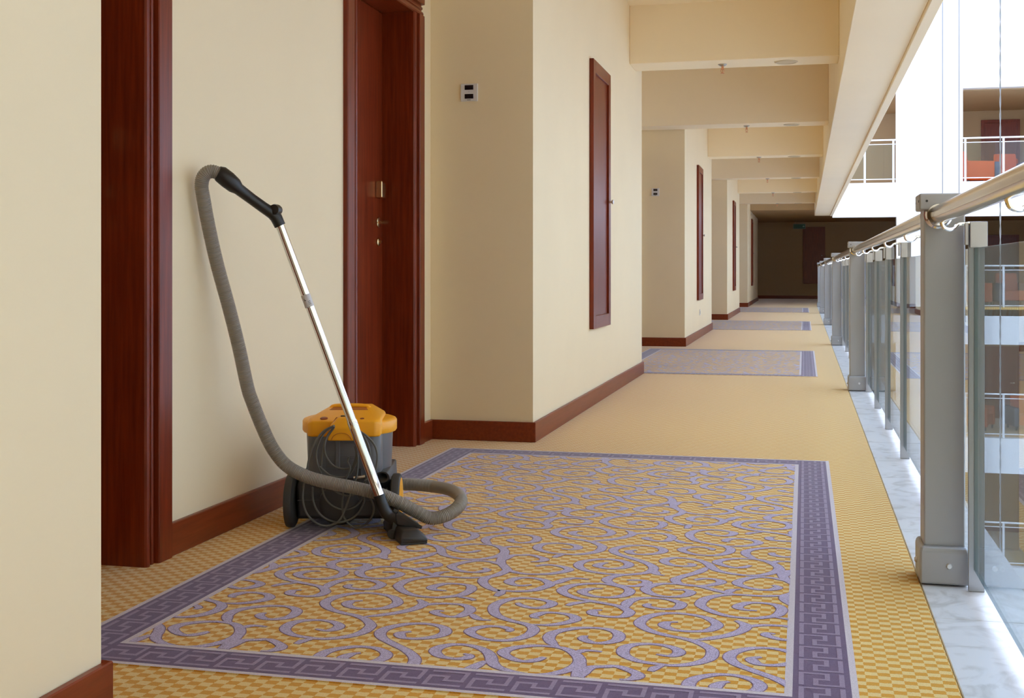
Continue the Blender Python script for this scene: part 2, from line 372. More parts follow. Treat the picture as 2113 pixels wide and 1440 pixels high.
tag(MB().box(-2.6, XEND, YE0 + .3, YE1 + .2, 6.2, 14).build('wall_back', 'white'), 'solid upper storeys behind the atrium end wall', 'wall', kind='structure')
tag(MB().box(-6, 40, -30, 60, -7.3, -7.0).build('floor', 'ground'), 'stone lobby floor at the bottom of the atrium', 'floor', kind='structure')
tag(MB().box(0.72, 0.95, -12.7, -1.8, -0.22, 14).build('wall_right', 'cream'), 'added cream wall beside and behind the camera, unseen, closing off stray daylight', 'wall', kind='structure')  # unseen wall added to keep sky light out behind the camera
tag(MB().box(-2.6, 0.72, -12.7, -12.4, 0, ZC).build('wall_front', 'cream'), 'cream corridor wall behind the camera', 'wall', kind='structure')
for n, nm in ((-2, 'second gallery below'), (-1, 'gallery below'), (0, 'hall on this floor'), (1, 'gallery above')):
    z = STO * n - (0.06 if n else 0.0)
    x0 = -2.6 if n == 0 else 0.72
    yb, hc = (YE1, 2.52) if n == 0 else (37.0, 2.33)
    if n == 0:
        tag(MB().box(XC0, XEND, YE0, yb, -0.22, -0.001).build('floor', 'check'), 'checked carpet floor of the %s' % nm, 'floor', kind='structure')
    else:
        tag(MB().box(x0, XEND, YE0 + .3, yb, z - .2, z).build('floor', 'check'), 'checked carpet floor of the %s' % nm, 'floor', kind='structure')
    tag(MB().box(x0, XEND, yb, yb + .2, z - .2, z + 2.9).build('wall_back', 'tan'), 'shade-tinted cream back wall of the %s' % nm, 'wall', kind='structure')
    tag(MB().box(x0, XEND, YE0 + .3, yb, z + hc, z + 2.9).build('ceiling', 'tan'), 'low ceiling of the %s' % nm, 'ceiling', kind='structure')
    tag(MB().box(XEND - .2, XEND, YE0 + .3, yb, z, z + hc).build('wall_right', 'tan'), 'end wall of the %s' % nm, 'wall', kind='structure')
    tag(MB().box(x0, XEND, yb - .018, yb, z, z + .105).build('baseboard_back', 'woodx', bevel=.003, segs=1), 'dark skirting along the back wall of the %s' % nm, 'skirting', kind='structure')
tag(MB().box(-2.6, XR, 38.2, YE1, 0, 2.52).build('wall_left', 'cream'), 'cream wall at the left end of the dark hall', 'wall', kind='structure')


# ------------------------------------------------------------------ carpet panels with key border and scrolls
def to_floor(u, v, z=0.0):
    d = F_PX * EYE / (v - HY); xc = (u - CX) * d / F_PX
    return (CT * xc - ST * d, ST * xc + CT * d, z)
# scroll strokes of one repeat, read off the photograph as (crop x0, y0, scale) + points, then laid out on the floor in metres
R1 = (560, 1120, 400 / 2057); R2 = (880, 1120, 400 / 1920); R3 = (1240, 1120, 400 / 1800)
STROKES = [
 (R1, [(970,625),(860,630),(800,660),(860,697),(1000,712),(1180,706),(1310,670),(1340,630),(1270,578),(1080,545),(900,545),(720,575),(600,620),(570,660),(620,710),(740,750),(880,780),(980,815),(1040,860),(1050,900),(960,965),(780,1010),(560,1030),(380,1015),(220,985),(145,930),(205,870),(330,838),(500,830),(640,848),(718,885),(690,922),(580,942),(470,925)]),
 (R1, [(985,795),(1150,778),(1350,750),(1500,715),(1590,680),(1612,650),(1560,612)]),
 (R1, [(1590,680),(1680,662),(1800,655),(1920,658),(2010,665),(2090,690),(2110,722),(2080,750),(1990,790),(1850,790),(1735,752),(1770,730),(1830,738)]),
 (R2, [(445,715),(480,745),(540,770),(640,777)]),
 (R1, [(430,1030),(330,1055),(260,1085)]),
 (R3, [(330,75),(260,85),(300,110),(420,115),(540,102),(582,80),(540,52),(420,33),(280,33),(160,52),(115,78),(150,110),(260,145),(380,180),(470,220),(487,255),(430,285),(300,300),(170,310),(75,335),(58,362),(130,395),(250,410),(360,405),(430,380),(380,357),(240,355)]),
 (R3, [(480,250),(515,295),(590,312)]),
 (R3, [(350,299),(200,303),(80,297),(-26,286),(-157,258),(-210,216),(-157,180),(-8,160),(130,165),(230,187),(262,212),(220,236),(120,248),(39,243),(-34,222),(11,200),(67,193)]),
 (R2, [(370,1110),(425,1125),(400,1150),(290,1160),(150,1140),(85,1090),(125,1048),(250,1020),(400,1023),(530,1055),(610,1100),(640,1150),(650,1190),(700,1240),(850,1290),(1050,1320),(1250,1310),(1430,1260),(1512,1200),(1500,1140),(1420,1080),(1300,1045),(1100,1030),(930,1042),(800,1070),(765,1110),(850,1160),(960,1185),(1080,1175),(1170,1145)]),
 (R3, [(985,238),(900,282),(760,320),(692,350),(725,385),(850,408),(1000,404),(1115,378),(1080,352),(960,340),(870,355)]),
 (R2, [(1300,1045),(1240,1000),(1212,950),(1260,902),(1400,868),(1570,852),(1750,860),(1870,892),(1908,930),(1880,978),(1760,1003),(1640,998),(1552,965),(1560,940),(1600,935)]),
 (R2, [(1470,1110),(1540,1082),(1620,1078),(1740,1090)]),
 (R2, [(900,605),(940,630),(1050,655),(1160,650),(1240,620),(1220,592),(1100,567),(950,557),(800,575),(690,620),(662,670),(700,730),(830,780),(960,810),(1040,840),(1060,880),(1000,930),(860,970),(700,978),(540,955),(430,900),(470,862),(600,838),(740,842),(828,870),(800,890)]),
 (R2, [(1030,820),(1200,825),(1370,805),(1475,770),(1440,732),(1320,707),(1180,702),(1085,725),(1070,748),(1120,757)]),
 (R2, [(790,90),(755,150),(738,205),(785,258),(795,285),(700,328),(600,352),(560,380),(565,412),(620,455),(720,490),(760,483),(900,490),(1060,480),(1180,445),(1222,420),(1170,382),(1050,357),(920,357),(825,385),(835,413),(920,433),(1040,425)]),
 (R2, [(760,485),(740,505),(690,540)]),
 (R2, [(1215,425),(1300,400),(1400,367),(1500,360),(1610,372)]),
 (R2, [(790,272),(900,305),(1050,320),(1230,315),(1380,290),(1408,268),(1330,242),(1200,226),(1080,240)]),
 (R2, [(742,190),(830,138),(950,130),(1040,130),(1150,160),(1165,180),(1100,195),(1030,195)]),
 (R2, [(745,228),(640,197),(500,187),(350,207),(252,240),(292,274),(400,298),(520,298),(600,278),(570,258)]),
 (R1, [(1180,320),(1320,322),(1365,345),(1270,378),(1120,388),(985,370),(935,335),(965,302),(1120,267),(1300,264),(1500,288),(1650,332),(1740,362),(1600,377),(1450,408),(1355,455),(1355,490),(1430,540),(1560,575),(1750,590),(1880,582),(2010,565),(2100,525),(2125,495),(2100,465),(1990,447),(1850,445),(1730,470),(1700,492),(1745,510),(1860,520)]),
 (R2, [(40,340),(200,345),(380,355),(530,352),(600,350)]),
 (R2, [(70,335),(110,312),(160,300),(230,295)]),
 (R2, [(320,545),(430,562),(475,582)]),
 (R1, [(520,310),(400,312),(300,332),(285,355),(360,383),(520,393),(680,373),(765,335),(745,302),(600,268),(430,263),(250,278),(115,315),(85,350),(150,393),(300,430),(430,455),(530,480),(572,515),(565,540),(480,572),(350,577),(225,562),(195,545),(230,518),(320,512)]),
 (R1, [(570,495),(640,443),(760,408),(900,398),(1050,408),(1145,435),(1162,460),(1080,497),(940,503),(835,488),(805,470),(850,452)]),
 (R1, [(270,433),(100,450),(10,472)]),
]
RX0, RX1, RY0, RY1 = -1.745, 0.114, 2.485, 5.925
def make_panel():
    root = empty('carpet_panel', (0, 0, 0))
    z = 0.0025
    MB().box(RX0, RX1, RY0, RY1, 0.0004, z).build('panel_field', 'check', root)
    def frame(m, x0, x1, y0, y1, wd, zz):
        for a in ((x0, x1, y0, y0 + wd), (x0, x1, y1 - wd, y1), (x0, x0 + wd, y0 + wd, y1 - wd), (x1 - wd, x1, y0 + wd, y1 - wd)):
            m.add([(a[0], a[2], zz), (a[1], a[2], zz), (a[1], a[3], zz), (a[0], a[3], zz)], [(0, 1, 2, 3)])
        return m
    e1, bw = 0.015, 0.123
    frame(MB(), RX0, RX1, RY0, RY1, e1, z + .0005).build('pale_outer_line', 'line', root)
    frame(MB(), RX0 + e1, RX1 - e1, RY0 + e1, RY1 - e1, bw, z + .0005).build('purple_band', 'band', root)
    frame(MB(), RX0 + e1 + bw, RX1 - e1 - bw, RY0 + e1 + bw, RY1 - e1 - bw, e1 + .002, z + .0005).build('pale_inner_line', 'line', root)
    # Greek key: one unit on a 7 x 7 grid, repeated along each side of the band
    cells = [(0, .8, 0, 7), (6.2, 7, 0, 7), (.8, 4.8, 6.2, 7), (4, 4.8, 3.9, 6.2), (2.2, 4.8, 3.1, 3.9), (2.2, 3, .8, 3.1), (2.2, 6.2, 0, .8)]
    m = MB(); zz = z + .0011; kw = 0.098; mid = e1 + bw / 2
    def runs(p0, length, org, ax, flip):
        nn = round(length / 0.0965); pit = length / nn
        for q in range(nn):
            for (c0, c1, r0, r1) in cells:
                a0, a1 = (c0 / 7 - .5) * kw, (c1 / 7 - .5) * kw
                b0, b1 = p0 + q * pit + (r0 + .5) * pit / 8, p0 + q * pit + (r1 + .5) * pit / 8
                if flip: a0, a1 = -a1, -a0
                if ax == 'y': m.add([(org + a0, b0, zz), (org + a1, b0, zz), (org + a1, b1, zz), (org + a0, b1, zz)], [(0, 1, 2, 3)])
                else: m.add([(b0, org + a0, zz), (b1, org + a0, zz), (b1, org + a1, zz), (b0, org + a1, zz)], [(0, 1, 2, 3)])
    runs(RY0 + e1 + .004, RY1 - RY0 - 2 * e1 - .008, RX1 - mid, 'y', False)
    runs(RY0 + e1 + .004, RY1 - RY0 - 2 * e1 - .008, RX0 + mid, 'y', True)
    runs(RX0 + e1 + bw, RX1 - RX0 - 2 * (e1 + bw), RY0 + mid, 'x', True)
    runs(RX0 + e1 + bw, RX1 - RX0 - 2 * (e1 + bw), RY1 - mid, 'x', True)
    m.build('key_pattern', 'key', root)
    # scrolls
    fx0, fx1, fy0, fy1 = RX0 + 2 * e1 + bw, RX1 - 2 * e1 - bw, RY0 + 2 * e1 + bw, RY1 - 2 * e1 - bw
    for nm, grow, zz, mat in (('scroll_outline', 0.0026, z + .0004, 'sedge'), ('scroll_pattern', 0.0, z + .0009, 'scroll')):
        m = MB()
        for si, ((ox, oy, sc), pts) in enumerate(STROKES):
            fp = [to_floor(ox + a * sc, oy + b * sc) for a, b in pts]
            path = spline(fp, 7); n = len(path); lft = []; rgt = []
            tot = sum((q - p).length for p, q in zip(path, path[1:])); run = 0.0
            for i, p in enumerate(path):
                t = (path[min(i + 1, n - 1)] - path[max(i - 1, 0)]); t.normalize()
                if i: run += (p - path[i - 1]).length
                wd = 0.0066 + 0.0076 * abs(t.y) ** 1.6
                wd *= min(1.0, 0.45 + run / 0.07, 0.45 + (tot - run) / 0.07)
                nr = Vector((-t.y, t.x, 0)) * (wd + grow)
                lft.append(p + nr); rgt.append(p - nr)
            for i_ in range(-4, 5):
                for j_ in range(-2, 5):
                    sx, sy = 0.855 * i_ + 0.4275 * j_, 1.010 * j_
                    xs = [q.x + sx for q in lft]; ys = [q.y + sy for q in lft]
                    if max(xs) < fx0 - .03 or min(xs) > fx1 + .03 or max(ys) < fy0 - .03 or min(ys) > fy1 + .03: continue
                    vs = []
                    for a, b in zip(lft, rgt): vs += [(a.x + sx, a.y + sy, zz + si * 1.2e-5), (b.x + sx, b.y + sy, zz + si * 1.2e-5)]
                    m.add(vs, [(2 * q, 2 * q + 1, 2 * q + 3, 2 * q + 2) for q in range(n - 1)])
        me = bpy.data.meshes.new(nm); me.from_pydata(m.v, [], m.f); bm = bmesh.new(); bm.from_mesh(me)
        for co, no in (((fx0, 0, 0), (-1, 0, 0)), ((fx1, 0, 0), (1, 0, 0)), ((0, fy0, 0), (0, -1, 0)), ((0, fy1, 0), (0, 1, 0))):
            bmesh.ops.bisect_plane(bm, geom=bm.verts[:] + bm.edges[:] + bm.faces[:], plane_co=co, plane_no=no, clear_outer=True)
        for f in bm.faces:
            if f.normal.z < 0: f.normal_flip()
        bm.to_mesh(me); bm.free(); me.materials.append(M[mat])
        o = bpy.data.objects.new(nm, me); COL.objects.link(o); o.parent = root; tag(o, kind='stuff')
    return root
panel0 = make_panel()
tag(panel0, 'scroll-patterned carpet panel with purple key border, nearest, under the vacuum cleaner', 'carpet', 'patterned carpet panels')
for dy, lab in ((8.17, 'second scroll carpet panel with purple border, beyond the nearest pier'), (16.5, 'third purple-bordered carpet panel down the corridor'), (24.8, 'farthest purple-bordered carpet panel in the corridor')):
    c = copy_tree(panel0); c.location = (0, dy, 0); tag(c, lab)

# ------------------------------------------------------------------ glass balustrade
bal = empty('glass_balustrade', (0.39, 3.72, 0)); tag(bal, 'glass balustrade with grey posts and polished steel handrail along the atrium', 'balustrade')
BX, BY = bal.location.x, bal.location.y
PX = 0.392; GX = 0.478                       # post centre line, glass plane
def lb(m, *a, **k):                          # build in world metres, then shift to the balustrade's origin
    m.v = [(x - BX, y - BY, z) for x, y, z in m.v]; return m.build(*a, **k)
POSTS = [-7.9, -2.08, 3.74, 9.56, 15.38, 21.15, 26.85, 31.9]
post0 = None
def make_post():
    p = MB().box(-.055, .058, -.055, .055, 0.10, 1.085).build('post', 'post', bal, bevel=0.004)
    c = MB().box(-.068, .068, -.068, .068, 1.078, 1.125).build('post_cap', 'post', p, bevel=0.004)
    b = MB().hull([(sx * .068, sy * .075, zz) for sx in (-1, 1) for sy in (-1, 1) for zz in (0.002, .098)] + [(sx * .062, sy * .069, .11) for sx in (-1, 1) for sy in (-1, 1)]).build('base_shoe', 'post', p, bevel=0.006)
    for x, y_, z_, ax in ((-.048, -.068, 1.103, (0, -1, 0)), (.048, -.068, 1.103, (0, -1, 0)), (-.068, -.045, 1.103, (-1, 0, 0)), (-.068, .045, 1.103, (-1, 0, 0))):
        MB().lathe([(.0035, -.002), (.0035, .001)], (x, y_, z_), ax, 10).build('screw', 'dark', p)
    MB().lathe([(.0085, -.002), (.0085, .002), (.006, .006)], (.012, -.076, .056), (0, -1, 0), 14).build('bolt', 'screw', p, smooth=True)
    MB().lathe([(.0085, -.002), (.0085, .002), (.006, .006)], (-.069, 0.02, .05), (-1, 0, 0), 14).build('bolt', 'screw', p, smooth=True)
    for sy in (-1, 1):
        MB().lathe([(.040, -.002), (.040, .004), (.034, .008), (.031, .016)], (-.016, sy * .055, 1.063), (0, sy, 0), 28).build('rail_flange', 'steel', p, smooth=True)
    return p
for i, y in enumerate(POSTS):
    if post0 is None: post0 = make_post(); o = post0
    else: o = copy_tree(post0, bal)
    o.location = (PX - BX, y - BY, 0)
MULS = []
for a, b in zip(POSTS, POSTS[1:]):
    st = (b - a) / 5
    fr = [-.11, 1.18, 2.38, 3.50, 4.58] if abs(b - a - 5.82) < .05 else [-.11, 1.1, 2.2, 3.3, 4.4]
    MULS += [a + q for q in fr if a + q < b - 0.3]
MULS.append(YE0 - .06)
mul0 = None
def make_mullion():
    p = MB().box(-.027, .016, -.006, .006, -.0025, .972).build('mullion', 'mull', bal, bevel=0.001, segs=1)
    MB().box(-.036, -.027, -.010, .010, .975, 1.038).build('clamp_plate', 'clamp', p, bevel=0.0008, segs=1)
    m = MB(); m.box(-.024, .022, -.022, -.008, .967, 1.040); m.box(-.024, .022, .008, .022, .967, 1.040); m.box(.004, .022, -.022, .022, .968, 1.040)
    m.build('glass_clamp', 'clamp', p, bevel=0.001, segs=1)
    MB().tube(spline([(0.0, 0, 1.034), (-.034, 0, 1.035), (-.054, -.003, 1.033), (-.066, -.010, 1.022), (-.080, -.02, 1.018), (-.096, -.03, 1.024), (-.102, -.034, 1.040)], 5), 0.0055, 8).build('rail_bracket', 'steel', p, smooth=True)
    return p
for y in MULS:
    if mul0 is None: mul0 = make_mullion(); o = mul0
    else: o = copy_tree(mul0, bal)
    o.location = (GX - BX, y - BY, 0)
pane_cache = {}
for a, b in zip(MULS, MULS[1:]):
    L = round(b - a - 0.016, 3)
    if L not in pane_cache:
        pn = MB().box(.000, .010, 0, L, 0.058, 0.966).build('glass_pane', 'glass', bal)
        pn.data.materials.append(M['gedge'])
        for f in pn.data.polygons:
            if abs(f.normal.x) < 0.5: f.material_index = 1
        pane_cache[L] = pn; o = pn
    else:
        o = pane_cache[L].copy(); COL.objects.link(o); o.parent = bal
    o.location = (GX - 0.012 - BX, a + 0.008 - BY, 0)
for a, b in zip(POSTS, POSTS[1:]):
    lb(MB().tube([(PX - .016, a + .06, 1.063), (PX - .016, b - .06, 1.063)], 0.026, 28), 'handrail', 'steel', bal, smooth=True)

# ------------------------------------------------------------------ fittings on the piers
def make_cupboard():
    r = empty('wall_panel'); W_, z0, z1 = 0.735, 0.515, 2.32; sw = 0.085; t = 0.030
    MB().box(0.001, t, 0, sw, z0, z1).build('stile', 'wood', r, bevel=.002, segs=1)
    MB().box(0.001, t, W_ - sw, W_, z0, z1).build('stile', 'wood', r, bevel=.002, segs=1)
    MB().box(0.001, t, sw, W_ - sw, z0, z0 + sw).build('rail', 'woodh', r, bevel=.002, segs=1)
    MB().box(0.001, t, sw, W_ - sw, z1 - sw, z1).build('rail', 'woodh', r, bevel=.002, segs=1)
    MB().box(0.001, t - .014, sw - .001, W_ - sw + .001, z0 + sw - .001, z1 - sw + .001).build('door_inset', 'wood', r)
    MB().lathe([(.008, 0), (.008, .014), (.016, .020), (.016, .028), (.010, .032)], (t - .004, W_ - .04, 1.40), (1, 0, 0), 18).build('knob', 'screw', r, smooth=True)
    return r
cp0 = None
for y, lab in ((7.965, 'tall mahogany service panel on the nearest pier'), (16.27, 'tall mahogany service panel on the second pier'), (24.6, 'tall mahogany service panel on the third pier'), (33.3, 'tall mahogany service panel on the last pier')):
    if cp0 is None: cp0 = make_cupboard(); o = cp0
    else: o = copy_tree(cp0)
    o.location = (XP, y, 0); tag(o, lab, 'wall panel', 'mahogany service panels on the piers')
def make_plate():
    r = empty('room_display')
    MB().box(-.047, .047, -.011, -.0005, -.047, .047).build('plate', 'plastic_w', r, bevel=.003)
    for zz in (.026, -.021): MB().box(-.024, .024, -.0135, -.009, zz - .0125, zz + .0125).build('display_window', 'display', r, bevel=.001, segs=1)
    m = MB()
    for q in range(4): m.box(-.010 + q * .005, -.0065 + q * .005, -.0118, -.010, -.042, -.038)
    m.build('maker_mark', 'dark', r)
    MB().lathe([(.003, 0), (.003, .0015)], (0, -.0108, .003), (0, -1, 0), 10).build('button', 'clamp', r)
    return r
pl0 = None
for x, y, lab in ((-1.737, 6.24, 'white plate with two dark display windows on the nearest pier'), (-1.74, 14.60, 'white two-window display plate on the second pier'), (-1.74, 22.85, 'white two-window display plate on the third pier')):
    if pl0 is None: pl0 = make_plate(); o = pl0
    else: o = copy_tree(pl0)
    o.location = (x, y, 1.855); tag(o, lab, 'display plate', 'display plates on the piers')
so = empty('wall_socket', (XP, 16.72, 0.34)); tag(so, 'small white wall socket low on the second pier', 'socket')
MB().box(0.0005, .010, -.04, .04, -.04, .04).build('socket_plate', 'plastic_w', so, bevel=.003)
MB().lathe([(.021, -.002), (.021, .002)], (.010, 0, 0), (1, 0, 0), 20).build('socket_well', 'signf', so)

# far hall: cupboard door, exit sign
fd = empty('hall_cupboard', (0.32, YE1, 0)); tag(fd, 'dark mahogany cupboard door on the far wall of the hall', 'cupboard')
MB().box(-.355, .355, -.03, -.001, .50, 2.36).build('door_leaf', 'wood', fd, bevel=.004)
MB().box(-.30, .30, -.034, -.03, .56, 2.30).build('door_inset', 'wood', fd, bevel=.002, segs=1)
MB().lathe([(.008, 0), (.008, .014), (.016, .022), (.010, .030)], (.25, -.034, 1.42), (0, -1, 0), 14).build('knob', 'screw', fd, smooth=True)
es = empty('exit_sign', (-0.15, YE1 - .6, 2.36)); tag(es, 'small dark green exit sign hanging before the far wall', 'sign')
MB().box(-.20, .20, -.03, .03, -.085, .085).build('sign_case', 'signf', es, bevel=.006)
MB().box(-.185, .185, -.033, -.029, -.07, .07).build('sign_face', 'sign', es)
m = MB(); m.prism([(.10, .0), (.145, .035), (.145, .012), (.17, .012), (.17, -.012), (.145, -.012), (.145, -.035)], 'y', -.0345, -.033)
m.build('arrow', 'signw', es)
for sx in (-.12, .12): MB().tube([(sx, 0, .08), (sx, 0, .16)], .004, 6).build('hanger_rod', 'clamp', es)

# ------------------------------------------------------------------ galleries across the atrium
def gallery_rail(x0, x1, z, lab, n):
    r = empty('gallery_railing', (x0, YE0 + .12, z)); tag(r, lab, 'railing', 'white railings of the galleries')
    L = x1 - x0
    MB().box(0, L, -.03, .03, 1.085, 1.125).build('top_rail', 'railw', r, bevel=.008)
    MB().box(0, L, -.012, .012, .985, 1.005).build('upper_rail', 'railw', r, bevel=.003, segs=1)
    MB().box(0, L, -.012, .012, .085, .108).build('lower_rail', 'railw', r, bevel=.003, segs=1)
    xs = [0.07 + q * (L - .14) / n for q in range(n + 1)]
    for q in xs: MB().box(q - .025, q + .025, -.025, .025, 0.0, 1.086).build('baluster', 'railw', r, bevel=.004, segs=1)
    for q0, q1 in zip(xs, xs[1:]): MB().box(q0 + .027, q1 - .027, -.004, .004, .110, .983).build('glass_pane', 'rglass', r)
for n, nm in ((1, 'upper floor'), (0, 'same floor as the corridor'), (-1, 'floor below'), (-2, 'second floor below')):
    z = STO * n - .06 if n else -0.06
    gallery_rail(0.75, XA1, z, 'white railing in the narrow gallery opening beside the corridor beam, %s' % nm, 2)
    gallery_rail(XB0, XB1, z, 'white railing in the wide gallery opening at the right, %s' % nm, 5)
def armchair(seat_mat, arm_mat):
    r = empty('armchair')
    MB().box(-.30, .30, -.34, .26, .14, .40).build('seat', seat_mat, r, bevel=.03)
    MB().hull([(-.30, .22, .14), (.30, .22, .14), (-.30, .38, .14), (.30, .38, .14), (-.28, .32, .86), (.28, .32, .86), (-.28, .42, .86), (.28, .42, .86)]).build('backrest', seat_mat, r, bevel=.04)
    for sx in (-1, 1): MB().box(sx * .37 - .07, sx * .37 + .07, -.36, .40, .10, .60).build('armrest', arm_mat, r, bevel=.03)
    for sx in (-1, 1):
        for sy in (-.3, .32): MB().box(sx * .36 - .02, sx * .36 + .02, sy - .02, sy + .02, 0, .11).build('leg', 'dark', r)
    return r
ac_o, ac_g = armchair('orange', 'orange'), armchair('orange', 'greyf'); used = set()
for src, x, y, n, rz, lab in ((ac_o, 4.35, 33.9, 1, 1.9, 'orange armchair at the left end of the upper gallery, turned sideways'), (ac_g, 5.25, 34.2, 1, 0.1, 'orange armchair with grey arms facing out on the upper gallery'),
                              (ac_o, 5.45, 36.4, 1, 3.3, 'orange armchair at the back of the upper gallery'),
                              (ac_o, 4.35, 33.9, 0, 1.7, 'orange armchair at the left of the gallery on this floor'), (ac_g, 5.3, 34.1, 0, 0.2, 'orange armchair with grey arms behind the railing on this floor'),
                              (ac_o, 4.5, 34.4, -1, 1.2, 'orange armchair on the gallery one floor below'), (ac_g, 5.75, 34.6, -1, 0.2, 'orange armchair with grey arms one floor below')):
    o = src if src.name not in used else copy_tree(src)
    used.add(src.name)
    o.location = (x, y, STO * n - .06 if n else -0.001); o.rotation_euler.z = rz; tag(o, lab, 'armchair', 'gallery armchairs')
def hall_door(x, n, yb, lab):
    d = empty('hall_door', (x, yb, STO * n - (.06 if n else 0))); tag(d, lab, 'door', 'dark doors at the back of the galleries')
    lf = MB().box(-.43, .43, -.05, -.001, .01, 1.97).build('door_leaf', 'wood', d, bevel=.003, segs=1)
    MB().lathe([(.02, 0), (.02, .008), (.012, .012)], (.36, -.05, 1.02), (0, -1, 0), 14).build('handle_rose', 'screw', lf, smooth=True)
    MB().tube([(.36, -.055, 1.02), (.36, -.09, 1.02), (.25, -.095, 1.02)], .009, 8).build('door_handle', 'screw', lf)
    m = MB(); m.box(-.52, -.43, -.06, -.001, 0, 2.06).box(.43, .52, -.06, -.001, 0, 2.06).box(-.43, .43, -.06, -.001, 1.97, 2.06); m.build('casing', 'wood', d, bevel=.003, segs=1)
def at_u(u, Y):                    # x of a spot seen at column u, standing Y metres down the corridor
    t = (u - CX) / F_PX; z = Y / (ST * t + CT); return CT * t * z - ST * z
hall_door(at_u(2064, 37), 1, 37.0, 'dark mahogany door behind the upper gallery chairs')
hall_door(at_u(2066, 41), 0, 41.0, 'dark mahogany door behind the chairs on this floor')
hall_door(at_u(2064, 37), -1, 37.0, 'dark mahogany door on the gallery one floor below')

# hanging wires in the atrium
def hang(x, y, r, lab, twist=False):
    if twist:
        m = MB()
        for ph in (0, math.pi): m.tube([(x + r * .55 * math.cos(q * .9 + ph), y + r * .55 * math.sin(q * .9 + ph), 12 - q * .045) for q in range(int(19 / .045))], r * .55, 5)
    else: m = MB().tube([(x, y, 12), (x, y, -7)], r, 6)
    tag(m.build('hanging_cable', 'rope', smooth=True), lab, 'cable', 'cables hanging in the atrium')
hang(at_u(1945, 24), 24, .011, 'thin wire hanging against the white wall, leftmost of three')
hang(at_u(1979, 24), 24, .011, 'thin wire hanging against the white wall, middle of three')
hang(at_u(2064, 14), 14, .009, 'twisted steel rope hanging before the gallery chairs', True)

# ------------------------------------------------------------------ vacuum cleaner (local x right, y away from the camera, z up)
VX, VZ = -0.589, 4.40
vac = empty('vacuum_cleaner', (CT * VX - ST * VZ, ST * VX + CT * VZ, 0.0055), TH)
tag(vac, 'yellow and grey canister vacuum cleaner with ribbed hose and chrome wand', 'vacuum cleaner')
def V(u, v, d): return Vector(((u - CX) * d / F_PX - VX, d - VZ, EYE - (v - HY) * d / F_PX - 0.0055))
# chassis
ch = MB().hull([(-.150, -.195, .045), (.150, -.195, .045), (-.162, -.165, .030), (.162, -.165, .030), (-.162, .16, .03), (.162, .16, .03),
                (-.162, -.178, .145), (.162, -.178, .145), (-.150, -.190, .120), (.150, -.190, .120), (-.150, -.150, .190), (.150, -.150, .190),
                (-.155, .15, .190), (.155, .15, .190), (-.08, .20, .05), (.08, .20, .05), (-.08, .19, .19), (.08, .19, .19)]).build('chassis', 'chassis', vac, bevel=.012, segs=3, smooth=True)
MB().lathe([(.072, -.15), (.072, .004), (.066, .012), (.050, .018), (.02, .021)], (-.012, -.186, .085), (0, -1, 0), 36).build('motor_dome', 'chassis', ch, smooth=True)
MB().box(-.155, .155, -.1965, -.19, .098, .1005).build('seam_line', 'dark', ch)
wheel0 = None
for sx in (-1, 1):
    t = MB().lathe([(.060, 0), (.084, 0), (.092, .005), (.0935, .012), (.0935, .024), (.091, .030), (.080, .033), (.060, .033)], (sx * .167, -.150, .0925), (sx, 0, 0), 48).build('wheel', 'rubber', vac, smooth=True)
    MB().lathe([(.079, .028), (.079, .0332), (.070, .0345), (.030, .0345), (.026, .0362), (.01, .0365)], (sx * .167, -.150, .0925), (sx, 0, 0), 48).build('wheel_disc', 'yellow', t, smooth=True)
for sx in (-.09, .09):
    MB().lathe([(.022, -.013), (.025, -.009), (.025, .009), (.022, .013)], (sx, .145, .026), (1, 0, 0), 20).build('caster', 'rubber', vac, smooth=True)
# tank: round body with a flat-fronted housing
tk = MB().lathe([(.146, .165), (.150, .18), (.156, .325)], (0, .005, 0), seg=64).build('tank', 'tank', vac, smooth=True)
MB().hull([(sx * .128, yy, zz) for sx in (-1, 1) for yy in (-.150, .02) for zz in (.17, .325)] + [(sx * .108, -.166, zz) for sx in (-1, 1) for zz in (.17, .325)]).build('tank_front', 'tank', tk, bevel=.010, segs=3, smooth=True)
MB().box(-.028, -.012, -.172, -.160, .205, .322).build('tank_rib', 'tank', tk, bevel=.003)
m = MB()
for q in range(11):
    m.box(-.058, .052 - (q % 3) * .012, -.1668, -.1655, .190 + q * .0056, .1918 + q * .0056)
for xx in (-.060, .056): m.box(xx, xx + .0012, -.1668, -.1655, .186, .256)
m.build('type_plate', 'decal', tk)
# lid
ld = MB().lathe([(.150, .318), (.166, .318), (.170, .324), (.170, .356), (.166, .362), (.155, .366), (.05, .368)], (0, .005, 0), seg=64).build('lid', 'yellow', vac, smooth=True)
hb = MB().hull([(-.128, -.160, .317), (.128, -.160, .317), (-.110, -.172, .317), (.110, -.172, .317), (-.128, .05, .317), (.128, .05, .317),
                (-.131, -.155, .360), (.131, -.155, .360), (-.112, -.168, .372), (.112, -.168, .372), (-.125, -.12, .379), (.125, -.12, .379),
                (-.062, .02, .404), (.062, .02, .404), (-.070, .10, .404), (.070, .10, .404), (-.120, .10, .375), (.120, .10, .375)]).build('lid_housing', 'yellow', ld, bevel=.006, segs=3, smooth=True)
def slope_z(y): return .379 + (.404 - .379) * (y + .12) / .14
q0, q1 = -.035, .010
MB().hull([(-.072, q0, slope_z(q0) + .0008), (.072, q0, slope_z(q0) + .0008), (-.060, q1, slope_z(q1) + .0008), (.060, q1, slope_z(q1) + .0008), (-.07, q0, .37), (.07, q0, .37), (-.06, q1, .37), (.06, q1, .37)]).build('handle_recess', 'orange_d', ld, bevel=.002, segs=1)
